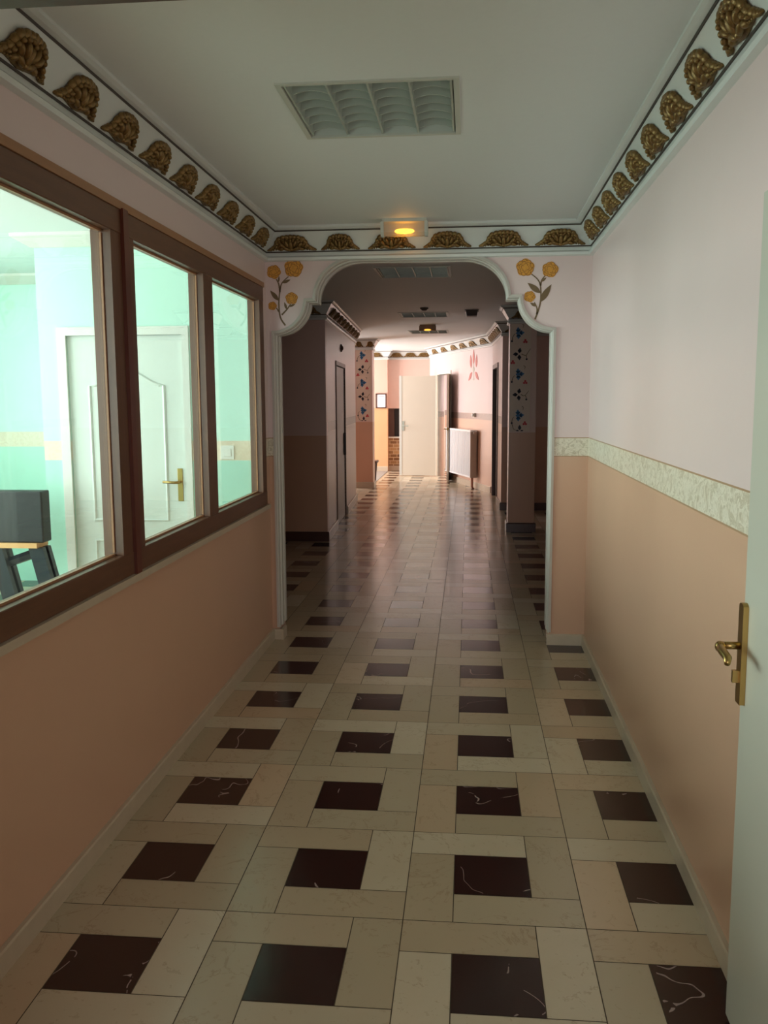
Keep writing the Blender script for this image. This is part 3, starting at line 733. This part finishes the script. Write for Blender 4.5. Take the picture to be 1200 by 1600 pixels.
skirt('baseboard_pier', [(-1.79, 19.8), (-4.2, 19.8)], 'cream skirting under the framed notice', prof=HS)

cornice([EP1, (EP0[0], 9.878), (LX, 9.878)], 'cornice along the lift wall in the lobby')
ed = Vector(EP0)-Vector(EP1); 
for k in range(9):
    q = Vector(EP1)+ed*((k+.5)/9.2)
    ornament(q, ed, 'gilt leaf relief on the cornice above the lift, %s' % ('nearest to the archway' if k == 8 else ORD[k]+' from the far end'), 'gilt reliefs on the lift wall cornice')
ornament((-1.78, 9.878), (-1, 0), 'gilt leaf relief in shadow at the dim corner left of the passage', 'gilt reliefs in the dim lobby corner')
cornice([(.80, 11.05), (.80, 10.73), (.485, 10.73), (.485, 11.05)], 'cornice round the top of the right column') if False else cornice([(.80, 11.06), (.80, 10.73), (.485, 10.73), (.485, 11.06)], 'cornice capping the right painted column')
ornament((.643, 10.73), (-1, 0), 'gilt leaf relief capping the dim right column', 'gilt reliefs on the lobby columns', .95)
cornice([(-1.72, 16.33), (-1.72, 16.0), (-2.04, 16.0)], 'cornice capping the left painted column')
ornament((-1.955, 16.0), (-1, 0), 'gilt leaf relief capping the left painted column, left one of its two', 'gilt reliefs on the lobby columns', .5)
ornament((-1.75, 16.0), (-1, 0), 'gilt leaf relief capping the left painted column, right one of its two', 'gilt reliefs on the lobby columns', .5)
cornice([(RX, 12.86), K0, Q0, Q1, (-.79, 20.0), (-1.80, 20.0), (-1.79, 19.8), (-4.2, 19.8)], 'cornice round the bright far end of the lobby')
kd = Vector(K1)-Vector(K0)
for k in range(6):
    ornament(Vector(K0)+kd*((k+.6)/6.3), kd, 'gilt leaf relief high on the far right passage wall, %s from the column' % ORD[k], 'gilt reliefs on the far right passage wall')
ornament((.66, 12.86), (-1, 0), 'gilt leaf relief in shadow between the right column and the passage', 'gilt reliefs in the dim lobby corner')
qd = Vector(Q1)-Vector(Q0)
for k, y in enumerate((15.55, 16.15, 16.72, 17.28, 17.95, 18.6)):
    ornament(Vector(Q0)+qd*((y-15.21)/(19.135-15.21)), qd, 'gilt leaf relief on the slanting wall above the radiator, %s from the right' % ORD[k], 'gilt reliefs on the slanting far wall', 1.35)
for k, x in enumerate((-.99, -1.29, -1.60)):
    ornament((x, 20.0), (-1, 0), 'gilt leaf relief over the brick wall and hatch, %s from the right' % ORD[k], 'gilt reliefs over the far hatch')
ornament((-2.03, 19.8), (-1, 0), 'gilt leaf relief above the framed notice', 'gilt reliefs over the far hatch', .9)

# ------------------------------------------------------------------ ceiling lights
def light_fitting(L, label):
    x0, x1, y0, y1 = L
    e = thing('ceiling_light', ((x0+x1)/2, (y0+y1)/2, ZC), label, 'ceiling light', 'square louvred ceiling lights')
    w, d = (x1-x0)/2, (y1-y0)/2
    bm = bmesh.new()
    for b in ((-w-.012, w+.012, -d-.012, -d+.008), (-w-.012, w+.012, d-.008, d+.012), (-w-.012, -w+.008, -d+.008, d-.008), (w-.008, w+.012, -d+.008, d-.008)): box(bm, *b, -.006, .004)
    mk('frame', bm, M['lightframe'], e, local=True)
    bm = bmesh.new()
    for b in ((-w, w, -d, d, .10, .11), (-w, -w+.006, -d, d, .0, .10), (w-.006, w, -d, d, .0, .10), (-w+.006, w-.006, -d, -d+.006, 0, .10), (-w+.006, w-.006, d-.006, d, 0, .10)): box(bm, *b)
    mk('housing', bm, M['lightbox'], e, local=True)
    for k in range(5):
        xx = -w+.016+(2*w-.032)*k/4
        bm = bmesh.new(); prism(bm, [(-.004, .0), (.004, .0), (.011, .06), (-.011, .06)], lambda a, b, t: Vector((xx+a, t, b)), -d+.01, d-.01)
        mk('divider', bm, M['louvre'], e, local=True)
    for k in range(7):
        yy = -d+.05+(2*d-.1)*k/6
        bm = bmesh.new()
        for c in range(4):
            xa, xb = -w+.016+(2*w-.032)*c/4, -w+.016+(2*w-.032)*(c+1)/4
            n = 8; ra = []
            for i in range(n+1):
                x = xa+(xb-xa)*i/n; s_ = 1-(2*i/n-1)**2
                lo = .016*s_+.004
                ra.append([bm.verts.new(p) for p in ((x, yy-.003, lo), (x, yy+.003, lo), (x, yy+.036, .07), (x, yy-.036+.03, .07))])
            for A, B in zip(ra, ra[1:]):
                for j in range(4): bm.faces.new([A[j], A[(j+1) % 4], B[(j+1) % 4], B[j]])
            bm.faces.new(ra[0]); bm.faces.new(ra[-1][::-1])
        mk('louvre_blade', bm, M['louvre'], e, local=True)
    return e
c0 = light_fitting(LIGHTS[0], 'large unlit square louvred ceiling light in the corridor')
for L, lb in zip(LIGHTS[1:], ('unlit louvred ceiling light seen just under the top of the archway', 'middle louvred ceiling light of the dim lobby', 'farthest louvred ceiling light, just behind the small amber light')):
    dup(c0, loc=((L[0]+L[1])/2, (L[2]+L[3])/2, ZC), label=lb)

# emergency lights
def emergency(x, y, w, h, d, glow, case, label, bulb_k):
    e = thing('emergency_light', (x, y, ZC), label, 'emergency light', 'amber emergency lights')
    mk('back_plate', bx(-w*.47, w*.47, -d*.5, d*.5, -.018, 0), M['lightframe'] if case == 'plastic' else M[case], e, local=True)
    pr = [(-d*.5, -.016), (d*.5, -.016), (d*.42, -h*.8), (d*.25, -h), (-d*.25, -h), (-d*.42, -h*.8)]
    bm = bmesh.new(); prism(bm, pr, lambda a, b, t: Vector((t, a, b)), -w*.43, w*.43); mk('cover', bm, M[case], e, local=True)
    for s in (-1, 1):
        bm = bmesh.new(); prism(bm, [(a*1.04, b*1.03) for a, b in pr], lambda a, b, t: Vector((t, a, b)), s*w*.465-w*.035, s*w*.465+w*.035); mk('end_cap', bm, M['lightframe'] if case == 'plastic' else M[case], e, local=True)
    bm = bmesh.new(); tube(bm, [(-w*.16, 0, -h*.7), (w*.16, 0, -h*.7)], h*.10, 10); ell(bm, (0, 0, -h*.7), (w*.22, h*.17, h*.16))
    b = mk('lamp', bm, glow, e, local=True, smooth=True)
    if case != 'plastic': b.location = (0, -d*.42, -h*.18)
    return e
emergency(-.392, 5.525, .285, .098, .085, M['amber'], 'plastic', 'clear emergency light glowing amber on the ceiling edge over the archway', 1)
emergency(-.60, 13.2, .245, .085, .085, M['amberdim'], 'ambercase', 'small brown emergency light with a faint amber glow in the far lobby', .3)
# hanging box and smoke detector
sgn = thing('ceiling_speaker_box', (.035, 11.15, ZC), 'dark box fixed to the lobby ceiling right of the lights', 'ceiling box')
bm = bmesh.new(); v = box(bm, -.075, .075, -.10, .10, -.072, 0)
for q in v:
    if q.co.z < -.01: q.co.x *= .8; q.co.y *= .8
mk('body', bm, M['darkbox'], sgn, local=True); mk('mounting_plate', bx(-.085, .085, -.11, .11, -.008, 0), M['darkbox'], sgn, local=True)
sd = thing('smoke_detector', (-.53, 10.75, ZC), 'small round smoke detector on the lobby ceiling beside the middle light', 'smoke detector')
bm = bmesh.new(); lathe(bm, [(.05, 0), (.05, -.012), (.042, -.016)], Matrix.Identity(4)); mk('base', bm, M['darkbox'], sgn if False else sd, local=True)
bm = bmesh.new(); lathe(bm, [(.038, -.015), (.032, -.03), (.016, -.034)], Matrix.Identity(4)); mk('sensor_head', bm, M['darkbox'], sd, local=True)

# ------------------------------------------------------------------ wall paintings
def ochre_flower(name, blooms, stems, leaves, m, label):
    e = thing(name, m.translation, label, 'painted flower', 'ochre flowers painted beside the archway')
    for (cx, cz, r, ph) in blooms:
        b = mk('bloom', shape_mesh([disc(cx, cz, r, 40, r*.07, 5, ph, 1.06)], m, -.0022, 0), M['orange'], e)
        rings = []
        for k, rr in enumerate((.96, .66, .36)):
            n_ = (9, 6, 4)[k]
            for j in range(n_):
                a0 = 2*PI*j/n_+ph+k*.5; c2 = (cx+math.cos(a0)*r*rr*.72*1.05, cz+math.sin(a0)*r*rr*.72); pr = r*(.30, .26, .22)[k]
                pts = [(c2[0]+math.cos(a0+t)*pr, c2[1]+math.sin(a0+t)*pr) for t in [(-1.5+3.0*i/7) for i in range(8)]]
                rings.append(strip(pts, r*.035))
        mk('petal_lines', shape_mesh(rings, m, -.0030, -.0018), M['orange_line'], b)
    for s_ in stems: mk('stem', shape_mesh([strip(s_, .0055)], m, -.0018, 0), M['stem'], e)
    for (x, z, L, W, a) in leaves: mk('leaf', shape_mesh([petal(x, z, L, W, math.radians(a))], m, -.0020, 0), M['stem'], e)
    return e
am = Matrix.Translation((0, YA, 0))
def curve(*p):
    out = []
    for i in range(len(p)-1):
        p0, p1, p2, p3 = [Vector(p[max(0, min(len(p)-1, i+k))]) for k in (-1, 0, 1, 2)]
        for t in (0, .25, .5, .75): out.append(tuple(.5*((2*p1)+(p2-p0)*t+(2*p0-5*p1+4*p2-p3)*t*t+(-p0+3*p1-3*p2+p3)*t**3)))
    out.append(tuple(p[-1])); return out
def amx(cx): return Matrix.Translation((cx, YA, 2.09))
mR = amx(.415); g = lambda x, z: (x-.415, z-2.09)
ochre_flower('ochre_flower_painting', [(*g(.348, 2.413), .052, .3), (*g(.502, 2.398), .046, 1.1), (*g(.378, 2.235), .033, 2.0)],
    [curve(g(.413, 2.094), g(.436, 2.16), g(.447, 2.22), g(.444, 2.30), g(.425, 2.34), g(.385, 2.375)), curve(g(.444, 2.30), g(.452, 2.335), g(.475, 2.365)), curve(g(.424, 2.125), g(.425, 2.16), g(.408, 2.20))],
    [(*g(.446, 2.255), .105, .017, 142), (*g(.444, 2.20), .128, .019, 58), (*g(.420, 2.175), .045, .009, 150), (*g(.450, 2.325), .04, .007, 40)], mR, 'ochre flower spray with three blooms painted right of the archway')
mL = amx(-1.18); g = lambda x, z: (x+1.18, z-2.09)
ochre_flower('ochre_flower_painting', [(*g(-1.118, 2.437), .056, .8), (*g(-1.247, 2.415), .042, 1.9), (*g(-1.134, 2.248), .037, .1), (*g(-1.260, 2.202), .026, 1.4)],
    [curve(g(-1.178, 2.078), g(-1.21, 2.13), g(-1.218, 2.22), g(-1.208, 2.30), g(-1.195, 2.345), g(-1.152, 2.385)), curve(g(-1.209, 2.29), g(-1.217, 2.34), g(-1.235, 2.375)), curve(g(-1.20, 2.145), g(-1.165, 2.18), g(-1.142, 2.212)), curve(g(-1.218, 2.165), g(-1.235, 2.19))],
    [(*g(-1.219, 2.235), .085, .014, 130), (*g(-1.19, 2.345), .055, .009, 22), (*g(-1.167, 2.178), .05, .008, 108), (*g(-1.152, 2.195), .045, .007, 22), (*g(-1.218, 2.35), .04, .006, 82)], mL, 'ochre flower spray with four blooms painted left of the archway')
# red flower on the slanting wall
sF = sq(16.20); fm = qm @ Matrix.Translation((sF, 0, 2.02))
e = thing('red_flower_painting', fm.translation, 'red and white flower painted high on the lit slanting wall', 'painted flower')
for (s_, z, L, W, a) in ((0, .20, .26, .052, 90), (-.15, .14, .23, .055, 97), (.15, .14, .23, .055, 83), (-.09, .06, .26, .045, 214), (.09, .06, .26, .045, -34)):
    mk('petal', shape_mesh([petal(s_, z, L, W, math.radians(a))], fm, 0, .004), M['coral'], e)
mk('stem', shape_mesh([strip(curve((0, .22), (.01, .10), (-.02, .0), (0, -.06)), .014), strip(curve((-.05, -.06), (0, -.08), (.06, -.06)), .012), disc(0, .11, .05, 12)], fm, 0, .003), M['paleleaf'], e)

# framed notice
e = thing('framed_notice', (-1.935, 19.8, 1.41), 'framed white notice on the peach wall beyond the left column', 'notice')
bm = bmesh.new()
for b in ((-2.055, -1.815, 1.408, 1.43), (-2.055, -1.815, 1.713, 1.735), (-2.055, -2.033, 1.43, 1.713), (-1.837, -1.815, 1.43, 1.713)): box(bm, b[0], b[1], 19.775, 19.8, b[2], b[3])
mk('frame', bm, M['wood_dark'], e)
pp = mk('paper', bx(-2.033, -1.837, 19.788, 19.799, 1.43, 1.713), M['paper'], e)
bm = bmesh.new(); box(bm, -1.985, -1.87, 19.786, 19.789, 1.660, 1.667); mk('heading_line', bm, M['ink'], pp)
# stool / planter and grey mat
e = thing('wooden_stool', (-1.86, 17.3, 0), 'brown wooden stool half hidden behind the left column', 'stool')
mk('seat', bx(-2.14, -1.76, 17.10, 17.45, .368, .418, bevel=.01), M['wood_dark'], e)
for x, y, dx in ((-1.82, 17.14, -.03), (-2.08, 17.14, .03), (-1.82, 17.41, -.03), (-2.08, 17.41, .03)):
    bm = bmesh.new(); v = box(bm, x-.035, x+.035, y-.03, y+.03, .008, .368)
    for q in v:
        if q.co.z < .01: q.co.x += dx
    mk('leg', bm, M['wood_dark'], e)
mk('carpet', bx(-3.6, -1.79, 16.5, 19.75, 0, .008), M['mat'], label='grey carpet on the floor behind the left column', cat='carpet')

# ------------------------------------------------------------------ light: daylight through the windows, plus added fill lamps
def area(name, loc, rot, sx, sy, power, c):
    l = bpy.data.lights.new(name, 'AREA'); l.shape = 'RECTANGLE'; l.size = sx; l.size_y = sy; l.energy = power; l.color = c
    o = bpy.data.objects.new(name, l); col.objects.link(o); o.location = loc; o.rotation_euler = rot; return o
area('daylight_office_window', (OX0-.35, 3.6, 1.7), (0, -PI/2, 0), 1.7, 4.5, 345, (.93, 1, .97))
area('added_fill_office_front', (-2.25, .6, 1.65), (PI/2, 0, 0), 1.3, 1.7, 64, (.93, 1, .97))  # added fill lamp, brightens the wall with the panelled door
area('daylight_vestibule_window', (0, -3.35, 1.3), (PI/2, 0, 0), 2.7, 2.4, 72, (.98, 1, .985))
area('added_fill_back_room', (1.35, 18.6, 1.4), (0, PI/2, 0), 2.0, 2.7, 120, (1, .97, .96))  # added fill lamp, brightens what shows through the far doorway
area('daylight_entrance', (-4.5, 18.5, 1.35), (0, -PI/2, 0), 2.4, 2.3, 285, (1, .97, .96))
w = bpy.data.worlds.new('sky'); sc.world = w; w.use_nodes = True
bg = w.node_tree.nodes['Background']; bg.inputs[0].default_value = (.8, .9, 1, 1); bg.inputs[1].default_value = .6

vs = sc.view_settings
vs.view_transform = 'Standard'; vs.look = 'None'; vs.exposure = 0.0; vs.gamma = 1; vs.use_curve_mapping = False
